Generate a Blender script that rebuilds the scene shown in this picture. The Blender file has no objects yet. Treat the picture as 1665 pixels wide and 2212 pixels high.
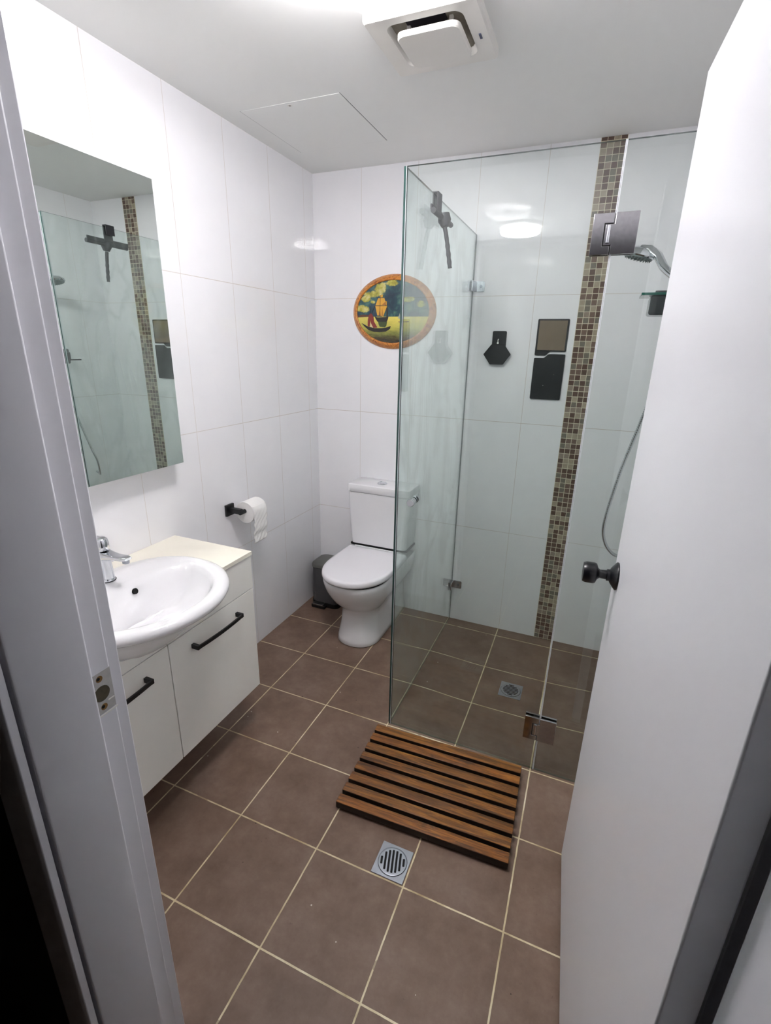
import bpy, bmesh, math, random
from math import pi, sin, cos, radians
from mathutils import Vector, Matrix
random.seed(7)
S = bpy.context.scene
C = S.collection

# ------------------------------------------------------------------ camera, world, exposure
cam = bpy.data.cameras.new('camera'); cam_o = bpy.data.objects.new('camera', cam); C.objects.link(cam_o)
cam.sensor_fit = 'HORIZONTAL'; cam.sensor_width = 36.0
cam.lens = 36.0 * 1050.36 / 1665.0
cam.clip_start = 0.02
cam_o.location = (1.4996, -2.5632, 1.5423)
cam_o.rotation_euler = (1.24685, -0.02089, 0.39537)
S.camera = cam_o
w = bpy.data.worlds.new('World'); S.world = w; w.use_nodes = True
w.node_tree.nodes['Background'].inputs[0].default_value = (0.9, 0.92, 1.0, 1)
w.node_tree.nodes['Background'].inputs[1].default_value = 0.02
S.view_settings.view_transform = 'Standard'
try: S.view_settings.look = 'None'
except Exception: pass
S.view_settings.gamma = 1.0
S.view_settings.use_curve_mapping = False
S.view_settings.exposure = 1.15
LAMP_POS = (0.86, -1.42, 2.352)
LAMP_STRENGTH = 62.0
HALL_STRENGTH = 0.5
S.cycles.max_bounces = 14
S.cycles.diffuse_bounces = 6
S.cycles.glossy_bounces = 8
S.cycles.transparent_max_bounces = 24
S.cycles.sample_clamp_indirect = 30.0
S.cycles.blur_glossy = 0.15

H = 2.3925          # ceiling height
XR = 1.762          # right wall
YF = -2.11          # bathroom side of the door wall
YH = -2.262         # hall side of it

# ------------------------------------------------------------------ materials
def lin(c):
    return tuple(((v/255.0)/12.92 if v/255.0 <= .04045 else (((v/255.0)+.055)/1.055)**2.4) for v in c) + (1,)
class NT:
    def __init__(s, name):
        s.m = bpy.data.materials.new(name); s.m.use_nodes = True
        s.t = s.m.node_tree; s.n = s.t.nodes; s.l = s.t.links
        s.b = s.n['Principled BSDF']; s.out = s.n['Material Output']
    def node(s, typ, **kw):
        nd = s.n.new(typ)
        for k, v in kw.items(): setattr(nd, k, v)
        return nd
    def setv(s, nd, i, v):
        if hasattr(v, 'is_output') or isinstance(v, bpy.types.NodeSocket): s.l.new(v, nd.inputs[i])
        elif v is not None: nd.inputs[i].default_value = v
    def math(s, op, a, b=None, c=None, clamp=False):
        nd = s.node('ShaderNodeMath', operation=op); nd.use_clamp = clamp
        s.setv(nd, 0, a)
        if b is not None: s.setv(nd, 1, b)
        if c is not None: s.setv(nd, 2, c)
        return nd.outputs[0]
    def pos(s):
        g = s.node('ShaderNodeNewGeometry'); x = s.node('ShaderNodeSeparateXYZ')
        s.l.new(g.outputs['Position'], x.inputs[0]); return g.outputs['Position'], x.outputs
    def obj(s):
        g = s.node('ShaderNodeTexCoord'); x = s.node('ShaderNodeSeparateXYZ')
        s.l.new(g.outputs['Object'], x.inputs[0]); return g.outputs['Object'], x.outputs
    def noise(s, vec, scale, detail=3, rough=.5, dist=0):
        nd = s.node('ShaderNodeTexNoise'); s.l.new(vec, nd.inputs['Vector'])
        nd.inputs['Scale'].default_value = scale; nd.inputs['Detail'].default_value = detail
        nd.inputs['Roughness'].default_value = rough; nd.inputs['Distortion'].default_value = dist
        return nd.outputs[0]
    def ramp(s, f, stops):
        nd = s.node('ShaderNodeValToRGB'); s.l.new(f, nd.inputs[0]); e = nd.color_ramp.elements
        while len(e) > 1: e.remove(e[-1])
        e[0].position, e[0].color = stops[0][0], stops[0][1]
        for p, c in stops[1:]:
            q = e.new(p); q.color = c
        return nd.outputs[0]
    def mix(s, f, a, b, mode='MIX'):
        nd = s.node('ShaderNodeMix', data_type='RGBA', blend_type=mode)
        s.setv(nd, 0, f); s.setv(nd, 6, a); s.setv(nd, 7, b); return nd.outputs[2]
    def line(s, v, start, pitch, half):   # 1 on the grout line
        f = s.math('FRACT', s.math('DIVIDE', s.math('SUBTRACT', v, start - pitch*50), pitch))
        d = s.math('ABSOLUTE', s.math('SUBTRACT', f, 0.5))
        return s.math('GREATER_THAN', d, 0.5 - half/pitch)
    def bump(s, h, strength=.3, dist=.001):
        nd = s.node('ShaderNodeBump'); nd.inputs['Strength'].default_value = strength
        nd.inputs['Distance'].default_value = dist
        s.l.new(h, nd.inputs['Height']); s.l.new(nd.outputs[0], s.b.inputs['Normal'])
    def P(s, **kw):
        for k, v in kw.items():
            s.setv(s.b, s.b.inputs.find(k), v)
        return s

def simple(name, col, rough=.4, metal=0.0, coat=0.0, spec=.5, noise=0.0, nscale=30):
    t = NT(name)
    t.P(Roughness=rough, Metallic=metal)
    t.b.inputs['Coat Weight'].default_value = coat
    t.b.inputs['Coat Roughness'].default_value = .05
    t.b.inputs['Specular IOR Level'].default_value = spec
    c = lin(col)
    if noise:
        v, _ = t.obj()
        nz = t.noise(v, nscale, 4)
        c2 = tuple(max(0, x*(1-noise)) for x in c[:3]) + (1,)
        t.l.new(t.mix(nz, c, c2), t.b.inputs['Base Color'])
    else:
        t.b.inputs['Base Color'].default_value = c
    return t.m

TILE_W = lin((240, 239, 241))
def wall_tile(name, axis, start, pitch, strip=False):
    t = NT(name); p, xyz = t.pos()
    vert = t.line(xyz[axis], start, pitch, .0010)
    horz = t.line(xyz[2], 0.0, 0.5984, .0012)
    g = t.math('MAXIMUM', vert, horz)
    cold = t.noise(p, 1.3, 2)
    nz = t.noise(p, 9, 3)
    base = t.mix(nz, TILE_W, lin((235, 235, 238)))
    dirt = t.ramp(cold, [(.35, lin((192, 182, 174))), (.65, lin((214, 208, 203)))])
    t.l.new(t.mix(g, base, dirt), t.b.inputs['Base Color'])
    t.P(Roughness=t.math('MULTIPLY_ADD', g, .5, .012))
    t.b.inputs['Specular IOR Level'].default_value = .5
    # every tile sits very slightly off plane, as laid tiles do
    ci = t.math('FLOOR', t.math('DIVIDE', t.math('SUBTRACT', xyz[axis], start - pitch*50), pitch))
    cj = t.math('FLOOR', t.math('DIVIDE', xyz[2], .5984))
    h = t.math('ADD', t.math('MULTIPLY', t.noise(p, 3.0, 1), 1.0), t.math('MULTIPLY', g, -1.2))
    t.bump(h, .03, .002)
    return t.m
M = {}
M['tile_left'] = wall_tile('white wall tile left', 1, -1.293, .30)
M['tile_back'] = wall_tile('white wall tile back', 0, .2817, .3007)
M['tile_right'] = wall_tile('white wall tile right', 1, -.18, .30)
M['tile_front'] = wall_tile('white wall tile front', 0, .30, .30)
M['plaster'] = simple('hall paint', (150, 148, 144), .8)
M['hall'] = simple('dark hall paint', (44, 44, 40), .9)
M['paint'] = simple('white gloss paint', (222, 222, 228), .32, noise=.05, nscale=6)
M['doorpaint'] = simple('white door paint', (228, 228, 233), .28, noise=.03, nscale=4)
M['white_plastic'] = simple('white plastic', (226, 224, 218), .35, noise=.04, nscale=12)
M['ceramic'] = simple('white ceramic', (233, 232, 234), .07, coat=.5)
M['laminate'] = simple('white laminate', (239, 238, 232), .3)
M['counter'] = simple('cream counter', (238, 233, 219), .28, noise=.06, nscale=14)
M['chrome'] = simple('chrome', (214, 216, 220), .08, metal=1)
M['chrome_wet'] = simple('spotted chrome', (190, 188, 190), .16, metal=1, noise=.35, nscale=90)
M['steel'] = simple('brushed steel', (170, 174, 182), .32, metal=1, noise=.2, nscale=60)
M['black'] = simple('matt black metal', (16, 17, 20), .42)
M['blackgloss'] = simple('black satin knob', (12, 13, 18), .28)
M['slot'] = simple('dark slot', (6, 6, 7), .9)
M['rubber'] = simple('dark rubber', (44, 42, 48), .55)
M['binbody'] = simple('grey bin body', (72, 72, 74), .38, noise=.1)
M['binlid'] = simple('grey bin lid', (96, 96, 92), .35)
M['binblack'] = simple('bin base plastic', (18, 18, 20), .5)
M['paper'] = simple('toilet paper', (240, 238, 236), .9, noise=.04, nscale=120)
M['dust'] = simple('dusty vent plastic', (168, 160, 146), .8, noise=.45, nscale=60)
M['purple'] = simple('dark vent mouth', (26, 22, 34), .7)
M['gapgrey'] = simple('grey gap', (84, 84, 90), .9)
M['seal'] = simple('white seal and corner highlight', (214, 218, 222), .35)

def t_ceiling():
    t = NT('ceiling paint'); p, xyz = t.pos()
    nz = t.noise(p, 2.2, 3)
    t.l.new(t.mix(nz, lin((236, 237, 234)), lin((232, 233, 231))), t.b.inputs['Base Color'])
    t.P(Roughness=.6); t.b.inputs['Specular IOR Level'].default_value = .25
    return t.m
M['ceiling'] = t_ceiling()

def t_floor():
    t = NT('brown floor tile'); p, xyz = t.pos()
    X, Y = xyz[0], xyz[1]
    wob = t.math('MULTIPLY', t.math('SUBTRACT', t.noise(p, 14, 2), .5), .0022)
    gx = t.line(t.math('ADD', X, wob), .2806, .30, .0024)
    gy = t.line(t.math('ADD', Y, wob), -.3777, .30, .0024)
    g = t.math('MAXIMUM', gx, gy)
    n1 = t.noise(p, 7, 8, .72); n2 = t.noise(p, 34, 7, .75); n3 = t.noise(p, 2.1, 2)
    base = t.ramp(n1, [(.32, lin((95, 77, 66))), (.5, lin((118, 98, 86))), (.68, lin((136, 118, 107)))])
    base = t.mix(t.math('MULTIPLY', n2, .45), base, lin((102, 80, 66)))
    base = t.mix(t.math('MULTIPLY', n3, .3), base, lin((132, 100, 76)))
    # each tile slightly its own shade
    ix = t.math('FLOOR', t.math('DIVIDE', t.math('SUBTRACT', X, .2806-15), .30))
    iy = t.math('FLOOR', t.math('DIVIDE', t.math('SUBTRACT', Y, -.3777-15), .30))
    cb = t.node('ShaderNodeCombineXYZ'); t.l.new(ix, cb.inputs[0]); t.l.new(iy, cb.inputs[1])
    wn = t.node('ShaderNodeTexWhiteNoise', noise_dimensions='2D'); t.l.new(cb.outputs[0], wn.inputs['Vector'])
    base = t.mix(t.math('MULTIPLY', wn.outputs[0], .16), base, lin((96, 76, 66)))
    # specks of dirt and soap
    sp = t.node('ShaderNodeTexVoronoi'); t.l.new(p, sp.inputs['Vector']); sp.inputs['Scale'].default_value = 17
    dotm = t.math('LESS_THAN', sp.outputs['Distance'], .042)
    seld = t.node('ShaderNodeSeparateColor'); t.l.new(sp.outputs['Color'], seld.inputs[0])
    dark = t.math('MULTIPLY', dotm, t.math('GREATER_THAN', seld.outputs[0], .62))
    lite = t.math('MULTIPLY', dotm, t.math('LESS_THAN', seld.outputs[0], .22))
    base = t.mix(t.math('MULTIPLY', dark, .8), base, lin((48, 36, 30)))
    base = t.mix(t.math('MULTIPLY', lite, .8), base, lin((216, 208, 196)))
    st = t.noise(p, 60, 4, .8); stz = t.noise(p, 4.0, 1)
    stain = t.math('MULTIPLY', t.math('GREATER_THAN', st, .66), t.math('GREATER_THAN', stz, .55))
    base = t.mix(t.math('MULTIPLY', stain, .45), base, lin((66, 52, 42)))
    gn = t.noise(p, 6, 4, .7)
    grout = t.ramp(gn, [(.32, lin((164, 142, 106))), (.5, lin((206, 192, 156))), (.68, lin((232, 224, 198)))])
    # worn places where the grout is brown and nearly gone
    wear = t.math('GREATER_THAN', t.noise(p, 3.1, 3), .62)
    grout = t.mix(t.math('MULTIPLY', wear, .55), grout, lin((122, 98, 78)))
    t.l.new(t.mix(g, base, grout), t.b.inputs['Base Color'])
    t.P(Roughness=t.math('MULTIPLY_ADD', n2, .25, .36))
    t.b.inputs['Specular IOR Level'].default_value = .38
    t.bump(t.math('ADD', t.math('MULTIPLY', g, -1.0), t.math('MULTIPLY', n2, .35)), .35, .0012)
    return t.m
M['floor'] = t_floor()

def t_mosaic():
    t = NT('brown glass mosaic'); p, xyz = t.pos()
    P_ = .02525
    gx = t.line(xyz[0], 1.384, P_, .0011); gz = t.line(xyz[2], .004, P_, .0011)
    g = t.math('MAXIMUM', gx, gz)
    ix = t.math('FLOOR', t.math('DIVIDE', t.math('SUBTRACT', xyz[0], 1.384-P_*50), P_))
    iz = t.math('FLOOR', t.math('DIVIDE', t.math('SUBTRACT', xyz[2], .004-P_*50), P_))
    cb = t.node('ShaderNodeCombineXYZ'); t.l.new(ix, cb.inputs[0]); t.l.new(iz, cb.inputs[1])
    wn = t.node('ShaderNodeTexWhiteNoise', noise_dimensions='2D'); t.l.new(cb.outputs[0], wn.inputs['Vector'])
    c = t.ramp(wn.outputs[0], [(0, lin((104, 84, 76))), (.18, lin((126, 106, 96))), (.36, lin((158, 142, 130))),
                               (.52, lin((128, 122, 110))), (.68, lin((176, 164, 144))), (.84, lin((104, 82, 74)))])
    c.node.color_ramp.interpolation = 'CONSTANT'
    nz = t.noise(p, 160, 3)
    c = t.mix(t.math('MULTIPLY', nz, .35), c, lin((84, 72, 62)))
    t.l.new(t.mix(g, c, lin((214, 204, 178))), t.b.inputs['Base Color'])
    t.P(Roughness=t.math('MULTIPLY_ADD', g, .5, .14))
    t.bump(t.math('MULTIPLY', g, -1.0), .5, .0012)
    return t.m
M['mosaic'] = t_mosaic()

def t_glass(name, tint, haze=0.0):
    # one face of a clear green-tinted pane: transmits with the tint, reflects by Fresnel
    t = NT(name); t.n.remove(t.b)
    tr = t.node('ShaderNodeBsdfTransparent'); tr.inputs[0].default_value = tint + (1,)
    gl = t.node('ShaderNodeBsdfAnisotropic') if False else t.node('ShaderNodeBsdfGlossy')
    gl.inputs['Roughness'].default_value = .0; gl.inputs[0].default_value = (1, 1, 1, 1)
    lw = t.node('ShaderNodeLayerWeight'); lw.inputs[0].default_value = .5
    f = t.math('MULTIPLY_ADD', t.math('POWER', lw.outputs['Facing'], 5.0), .96, .04)
    mx = t.node('ShaderNodeMixShader'); t.l.new(f, mx.inputs[0]); t.l.new(tr.outputs[0], mx.inputs[1]); t.l.new(gl.outputs[0], mx.inputs[2])
    last = mx.outputs[0]
    if haze:
        p, xyz = t.pos()
        sc = t.node('ShaderNodeMapping'); t.l.new(p, sc.inputs[0]); sc.inputs['Scale'].default_value = (1, 1.6, .62)
        a = t.noise(sc.outputs[0], 3.0, 2, .5, 1.4)
        swirl = t.ramp(a, [(.40, (0, 0, 0, 1)), (.455, (1, 1, 1, 1)), (.52, (.25, .25, .25, 1)), (.57, (0, 0, 0, 1))])
        df = t.node('ShaderNodeBsdfDiffuse'); df.inputs[0].default_value = (.8, .84, .84, 1)
        m2 = t.node('ShaderNodeMixShader')
        t.l.new(t.math('MULTIPLY_ADD', swirl, haze, haze*.30), m2.inputs[0])
        t.l.new(last, m2.inputs[1]); t.l.new(df.outputs[0], m2.inputs[2]); last = m2.outputs[0]
    t.l.new(last, t.out.inputs[0])
    return t.m
M['glass_front'] = t_glass('front shower glass', (.925, .955, .940), .006)
M['glass_side'] = t_glass('side shower glass', (.920, .958, .948), .09)
M['glass_edge'] = simple('green glass edge', (34, 62, 58), .15, coat=.4)
M['glass_foot'] = t_glass('green glass foot', (.62, .72, .68), .05)
M['glass_shelf'] = simple('teal glass edge', (30, 96, 84), .12, coat=.5)
M['clear_plastic'] = t_glass('clear plastic', (.72, .76, .76), .2)

def t_mirror():
    t = NT('silvered mirror'); t.n.remove(t.b)
    g = t.node('ShaderNodeBsdfGlossy'); g.inputs[0].default_value = lin((230, 237, 232)); g.inputs['Roughness'].default_value = 0
    t.l.new(g.outputs[0], t.out.inputs[0]); return t.m
M['mirror'] = t_mirror()
M['shave_mirror'] = simple('mirror with painted brown reflection', (158, 142, 124), .14, metal=.3, coat=.6, noise=.3, nscale=26)  # brown base colour stands in for the reflected floor and hall

def t_slate(name):
    t = NT(name); p, xyz = t.obj()
    n = t.noise(p, 40, 5, .7, 1.2)
    v = t.node('ShaderNodeTexVoronoi'); t.l.new(p, v.inputs['Vector']); v.inputs['Scale'].default_value = 70
    sc = t.node('ShaderNodeSeparateColor'); t.l.new(v.outputs['Color'], sc.inputs[0])
    spk = t.math('MULTIPLY', t.math('LESS_THAN', v.outputs['Distance'], .12), t.math('GREATER_THAN', sc.outputs[0], .93))
    c = t.ramp(n, [(.3, lin((9, 10, 13))), (.7, lin((24, 27, 31)))])
    t.l.new(t.mix(spk, c, lin((190, 190, 188))), t.b.inputs['Base Color'])
    t.P(Roughness=.5); t.bump(n, .3, .001); return t.m
M['slate'] = t_slate('black water-spotted stone')

def t_wood():
    t = NT('oiled acacia slat'); p, xyz = t.obj()
    oi = t.node('ShaderNodeObjectInfo')
    mp = t.node('ShaderNodeMapping'); t.l.new(p, mp.inputs[0]); mp.inputs['Scale'].default_value = (1.1, 16, 16)
    ad = t.node('ShaderNodeVectorMath', operation='ADD'); t.l.new(mp.outputs[0], ad.inputs[0])
    cb = t.node('ShaderNodeCombineXYZ'); r = t.math('MULTIPLY', oi.outputs['Random'], 37.0)
    for i in range(3): t.l.new(r, cb.inputs[i])
    t.l.new(cb.outputs[0], ad.inputs[1])
    n = t.noise(ad.outputs[0], 5.0, 8, .74, .9)
    n2 = t.noise(ad.outputs[0], 13, 5, .7)
    c = t.ramp(n, [(.30, lin((44, 24, 8))), (.42, lin((100, 60, 18))), (.55, lin((148, 94, 30))), (.70, lin((186, 130, 52)))])
    c = t.mix(t.math('MULTIPLY', n2, .4), c, lin((50, 32, 14)))
    kv = t.node('ShaderNodeTexVoronoi'); t.l.new(ad.outputs[0], kv.inputs['Vector']); kv.inputs['Scale'].default_value = 2.3
    kn = t.math('LESS_THAN', kv.outputs['Distance'], .13)
    c = t.mix(t.math('MULTIPLY', kn, .6), c, lin((40, 26, 14)))
    tone = t.ramp(oi.outputs['Random'], [(0, (1, 1, 1, 1)), (.5, (.80, .76, .70, 1)), (1, (1.0, .9, .82, 1))])
    c = t.mix(1.0, c, tone, 'MULTIPLY')
    t.l.new(c, t.b.inputs['Base Color']); t.P(Roughness=.38); t.bump(n2, .2, .0008)
    return t.m
M['wood'] = t_wood()
M['woodshade'] = simple('slat side with gap shade', (44, 27, 14), .55, noise=.4, nscale=30)  # slat sides coloured dark to put the shade of the gaps in
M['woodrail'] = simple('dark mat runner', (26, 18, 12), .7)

def t_frame():
    t = NT('gilt oval frame'); p, xyz = t.obj()
    n = t.noise(p, 34, 4, .7, 2.0); n2 = t.noise(p, 5, 2)
    c = t.ramp(n, [(.36, lin((118, 58, 18))), (.45, lin((196, 120, 40))), (.62, lin((228, 160, 66))), (.75, lin((246, 192, 104)))])
    c = t.mix(t.math('MULTIPLY', n2, .55), c, lin((168, 84, 26)))
    t.l.new(c, t.b.inputs['Base Color']); t.P(Roughness=.3); t.b.inputs['Coat Weight'].default_value = .5
    t.bump(n, .4, .002); return t.m
M['frame'] = t_frame()
def t_canvas():
    t = NT('painted sea and sky'); p, xyz = t.obj()
    n = t.noise(p, 16, 5, .6, .6)
    mp = t.node('ShaderNodeMapping'); t.l.new(p, mp.inputs[0]); mp.inputs['Scale'].default_value = (1, 1, 5)
    nw = t.noise(mp.outputs[0], 20, 5, .65)
    sky = t.ramp(n, [(.32, lin((22, 44, 62))), (.5, lin((34, 66, 78))), (.62, lin((60, 104, 96))), (.74, lin((124, 140, 88)))])
    z = xyz[2]
    d = t.math('ADD', t.math('MULTIPLY', z, 7.0), t.math('MULTIPLY', nw, .42))
    sea = t.ramp(t.math('ADD', d, 1.0), [(.12, lin((30, 22, 12))), (.30, lin((66, 56, 26))), (.46, lin((120, 122, 54))),
                                          (.66, lin((176, 170, 74))), (.95, lin((216, 200, 92)))])
    nc = t.noise(p, 30, 4, .6)
    cl = None
    for (u, v, a, b) in ((590, 380, 110, 100), (470, 480, 150, 60), (360, 560, 90, 60), (300, 720, 130, 70), (800, 305, 110, 55), (1065, 570, 110, 60), (1270, 650, 110, 60), (470, 610, 50, 26)):
        cx = (u-805)/590*.1995; cz = -(v-775)/510*.1505
        dx = t.math('DIVIDE', t.math('SUBTRACT', xyz[0], cx), a/590*.1995); dz = t.math('DIVIDE', t.math('SUBTRACT', z, cz), b/510*.1505)
        q = t.math('SUBTRACT', 1.0, t.math('SQRT', t.math('ADD', t.math('MULTIPLY', dx, dx), t.math('MULTIPLY', dz, dz))))
        cl = q if cl is None else t.math('MAXIMUM', cl, q)
    cl = t.math('ADD', cl, t.math('MULTIPLY', t.math('SUBTRACT', nc, .5), 1.6))
    cm = t.ramp(cl, [(.02, (0, 0, 0, 1)), (.3, (1, 1, 1, 1))])
    cc_ = t.ramp(nc, [(.35, lin((120, 122, 44))), (.52, lin((178, 170, 66))), (.7, lin((218, 208, 140)))])
    sky = t.mix(cm, sky, cc_)
    isky = t.math('GREATER_THAN', z, -.022)
    t.l.new(t.mix(isky, sea, sky), t.b.inputs['Base Color'])
    t.P(Roughness=.22); t.b.inputs['Coat Weight'].default_value = .4
    return t.m
M['canvas'] = t_canvas()
for nm, c in dict(sail=(226, 168, 48), sailshade=(168, 104, 28), hull=(34, 30, 20), red=(142, 44, 26), redlight=(186, 96, 70),
                  cream=(226, 206, 150), cloud=(176, 168, 60), cloudlight=(206, 196, 120), mast=(52, 34, 18), green=(62, 78, 24),
                  shore=(92, 52, 24), grey=(168, 172, 150), foam=(208, 214, 206)).items():
    M['p_'+nm] = simple('oil paint '+nm, c, .3, coat=.3, noise=.3, nscale=60)

def emis(name, col, s):
    t = NT(name); t.n.remove(t.b); e = t.node('ShaderNodeEmission')
    e.inputs[0].default_value = col + (1,); e.inputs[1].default_value = s
    t.l.new(e.outputs[0], t.out.inputs[0]); return t.m
M['tube'] = emis('lit ring tube', (1.0, .975, 1.0), LAMP_STRENGTH)

# ------------------------------------------------------------------ geometry helpers
def box(bm, x0, x1, y0, y1, z0, z1, mi=0):
    vs = [bm.verts.new((x, y, z)) for x in (x0, x1) for y in (y0, y1) for z in (z0, z1)]
    F = [(0, 1, 3, 2), (4, 6, 7, 5), (0, 4, 5, 1), (2, 3, 7, 6), (0, 2, 6, 4), (1, 5, 7, 3)]
    out = []
    for f in F:
        fc = bm.faces.new([vs[i] for i in f]); fc.material_index = mi; out.append(fc)
    return out
def prism(bm, pts, axis, a0, a1, mi=0):
    """extrude the 2D outline along an axis; pts are the two other coordinates in order"""
    def mk(p, a):
        if axis == 0: return (a, p[0], p[1])
        if axis == 1: return (p[0], a, p[1])
        return (p[0], p[1], a)
    A = [bm.verts.new(mk(p, a0)) for p in pts]; B = [bm.verts.new(mk(p, a1)) for p in pts]
    n = len(pts); fs = [bm.faces.new(A), bm.faces.new(list(reversed(B)))]
    for i in range(n): fs.append(bm.faces.new((A[i], B[i], B[(i+1) % n], A[(i+1) % n])))
    for f in fs: f.material_index = mi
    return fs
def rrect(cx, cy, w, h, r, n=6):
    o = []
    for (sx, sy, a0) in ((1, 1, 0), (-1, 1, 90), (-1, -1, 180), (1, -1, 270)):
        for k in range(n+1):
            a = radians(a0 + 90*k/n)
            o.append((cx + sx*(w/2-r) + r*cos(a), cy + sy*(h/2-r) + r*sin(a)))
    return o
def loft(bm, rings, cap0=True, cap1=True, closed=True, mi=0):
    R_ = [[bm.verts.new(p) for p in r] for r in rings]
    n = len(R_[0])
    for a, b in zip(R_, R_[1:]):
        for i in range(n if closed else n-1):
            f = bm.faces.new((a[i], a[(i+1) % n], b[(i+1) % n], b[i])); f.material_index = mi
    if cap0: bm.faces.new(list(reversed(R_[0]))).material_index = mi
    if cap1: bm.faces.new(R_[-1]).material_index = mi
def tube(bm, pts, rad, seg=12, caps=True, mi=0, closed=False, flat=1.0):
    pts = [Vector(p) for p in pts]; n = len(pts); rings = []
    up = Vector((0, 0, 1)); prev = None
    for i, p in enumerate(pts):
        if closed: d = pts[(i+1) % n] - pts[i-1]
        else: d = pts[min(i+1, n-1)] - pts[max(i-1, 0)]
        d.normalize()
        if prev is None:
            a = d.cross(up)
            if a.length < 1e-3: a = d.cross(Vector((0, 1, 0)))
        else: a = prev - d*prev.dot(d)
        a.normalize(); prev = a; b = d.cross(a)
        r = rad[i] if isinstance(rad, (list, tuple)) else rad
        rings.append([p + a*cos(2*pi*k/seg)*r + b*sin(2*pi*k/seg)*r*flat for k in range(seg)])
    if closed: rings.append(rings[0])
    loft(bm, rings, caps and not closed, caps and not closed, mi=mi)
def lathe(bm, prof, origin=(0, 0, 0), axis='Z', seg=32, mi=0, sx=1, sy=1):
    """prof: list of (radius, height)"""
    rings = []
    for r, h in prof:
        ring = []
        for k in range(seg):
            a = 2*pi*k/seg; u, v = r*cos(a)*sx, r*sin(a)*sy
            if axis == 'Z': q = (u, v, h)
            elif axis == 'X': q = (h, u, v)
            else: q = (v, h, u)
            ring.append(Vector(q) + Vector(origin))
        rings.append(ring)
    loft(bm, rings, prof[0][0] > 1e-6, prof[-1][0] > 1e-6, mi=mi)
def obj(name, bm, mats, parent=None, smooth=None, bevel=0, seg=2, sub=0):
    bmesh.ops.remove_doubles(bm, verts=bm.verts, dist=1e-6)
    bmesh.ops.recalc_face_normals(bm, faces=bm.faces)
    me = bpy.data.meshes.new(name); bm.to_mesh(me); bm.free()
    if not isinstance(mats, (list, tuple)): mats = [mats]
    for m_ in mats: me.materials.append(M[m_] if isinstance(m_, str) else m_)
    o = bpy.data.objects.new(name, me); C.objects.link(o)
    if parent is not None:
        o.parent = parent
        o.matrix_parent_inverse = Matrix.Identity(4)
    if bevel:
        b = o.modifiers.new('bevel', 'BEVEL'); b.width = bevel; b.segments = seg; b.limit_method = 'ANGLE'; b.angle_limit = radians(35)
        if smooth is None: smooth = True
    if sub:
        s_ = o.modifiers.new('sub', 'SUBSURF'); s_.levels = sub; s_.render_levels = sub
    if smooth:
        for f in me.polygons: f.use_smooth = True
        try: me.set_sharp_from_angle(angle=radians(40 if smooth is True else smooth))
        except Exception: pass
    return o
def NB(): return bmesh.new()
def thing(name, label, cat, loc=(0, 0, 0), rz=0, group=None):
    o = bpy.data.objects.new(name, None); C.objects.link(o); o.empty_display_size = .05
    o.location = loc; o.rotation_euler = (0, 0, rz)
    o['label'] = label; o['category'] = cat
    if group: o['group'] = group
    return o
def tag(o, label, cat, group=None):
    o['label'] = label; o['category'] = cat
    if group: o['group'] = group
    return o
def struct(o, label=None, cat=None):
    o['kind'] = 'structure'
    if label: o['label'] = label
    if cat: o['category'] = cat
    return o
def shift(bm, loc):
    """the shapes are written in room coordinates; move them to the thing's own origin"""
    bmesh.ops.translate(bm, verts=bm.verts, vec=-Vector(loc)); return bm

# ------------------------------------------------------------------ room shell
def floor_z(x, y):
    # the shower floor falls gently to its waste
    if not (.895 < x < XR and -.955 < y < 0): return 0.0
    dx = min(x-.895, XR-x)/.30; dy = min(-y, y+.955)/.30
    f = lambda t: (lambda s: s*s*(3-2*s))(max(0, min(1, t)))
    return -.012*f(dx)*f(dy)
bm = NB()
xs = sorted(set([-.1, .4, .895, 1.0, XR, 1.9] + [.895 + (XR-.895)*i/16 for i in range(17)]))
ys = sorted(set([-4.1, -3, -2.2, -1.5, -.955, 0, .1] + [-.955*i/16 for i in range(17)]))
g = [[bm.verts.new((x, y, floor_z(x, y))) for y in ys] for x in xs]
for i in range(len(xs)-1):
    for j in range(len(ys)-1): bm.faces.new((g[i][j], g[i+1][j], g[i+1][j+1], g[i][j+1]))
r = bmesh.ops.extrude_face_region(bm, geom=bm.faces[:])
vv = [e for e in r['geom'] if isinstance(e, bmesh.types.BMVert)]
for v in vv: v.co.z = -.08
fl = struct(obj('floor', bm, 'floor', smooth=30), 'brown ceramic floor tiles with pale grout', 'floor')
def wall(name, mat, *b, label=None):
    bm = NB(); box(bm, *b); return struct(obj(name, bm, mat), label, 'wall')
wall('wall_left', 'tile_left', -.12, 0, YF, 0, 0, H, label='white tiled wall behind the vanity and mirror')
bm = NB(); box(bm, -.12, XR+.12, 0, .12, -.02, H)
struct(obj('wall_back', bm, 'tile_back'), 'white tiled wall behind toilet and shower', 'wall')
wall('wall_right', 'tile_right', XR, XR+.12, YF, 0, -.02, H, label='white tiled shower wall hidden behind the door')
JL, JR, HD = .845, 1.712, 2.07      # rebate faces of the door frame, head
bm = NB()
for (a, b, z0, z1) in ((-.12, JL-.03, 0, H), (JR+.02, XR+.12, 0, H), (JL-.03, JR+.02, HD+.03, H)):
    fs = box(bm, a, b, YH+.012, YF, z0, z1)
    for f in fs:
        f.normal_update()
        f.material_index = 0 if f.calc_center_median().y > YF-.001 else 1
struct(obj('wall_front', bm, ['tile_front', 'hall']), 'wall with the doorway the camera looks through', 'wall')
bm = NB(); box(bm, -.12, XR+.12, -4.1, .12, H, H+.1)
struct(obj('ceiling', bm, 'ceiling'), 'flat white ceiling', 'ceiling')
bm = NB()
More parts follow.
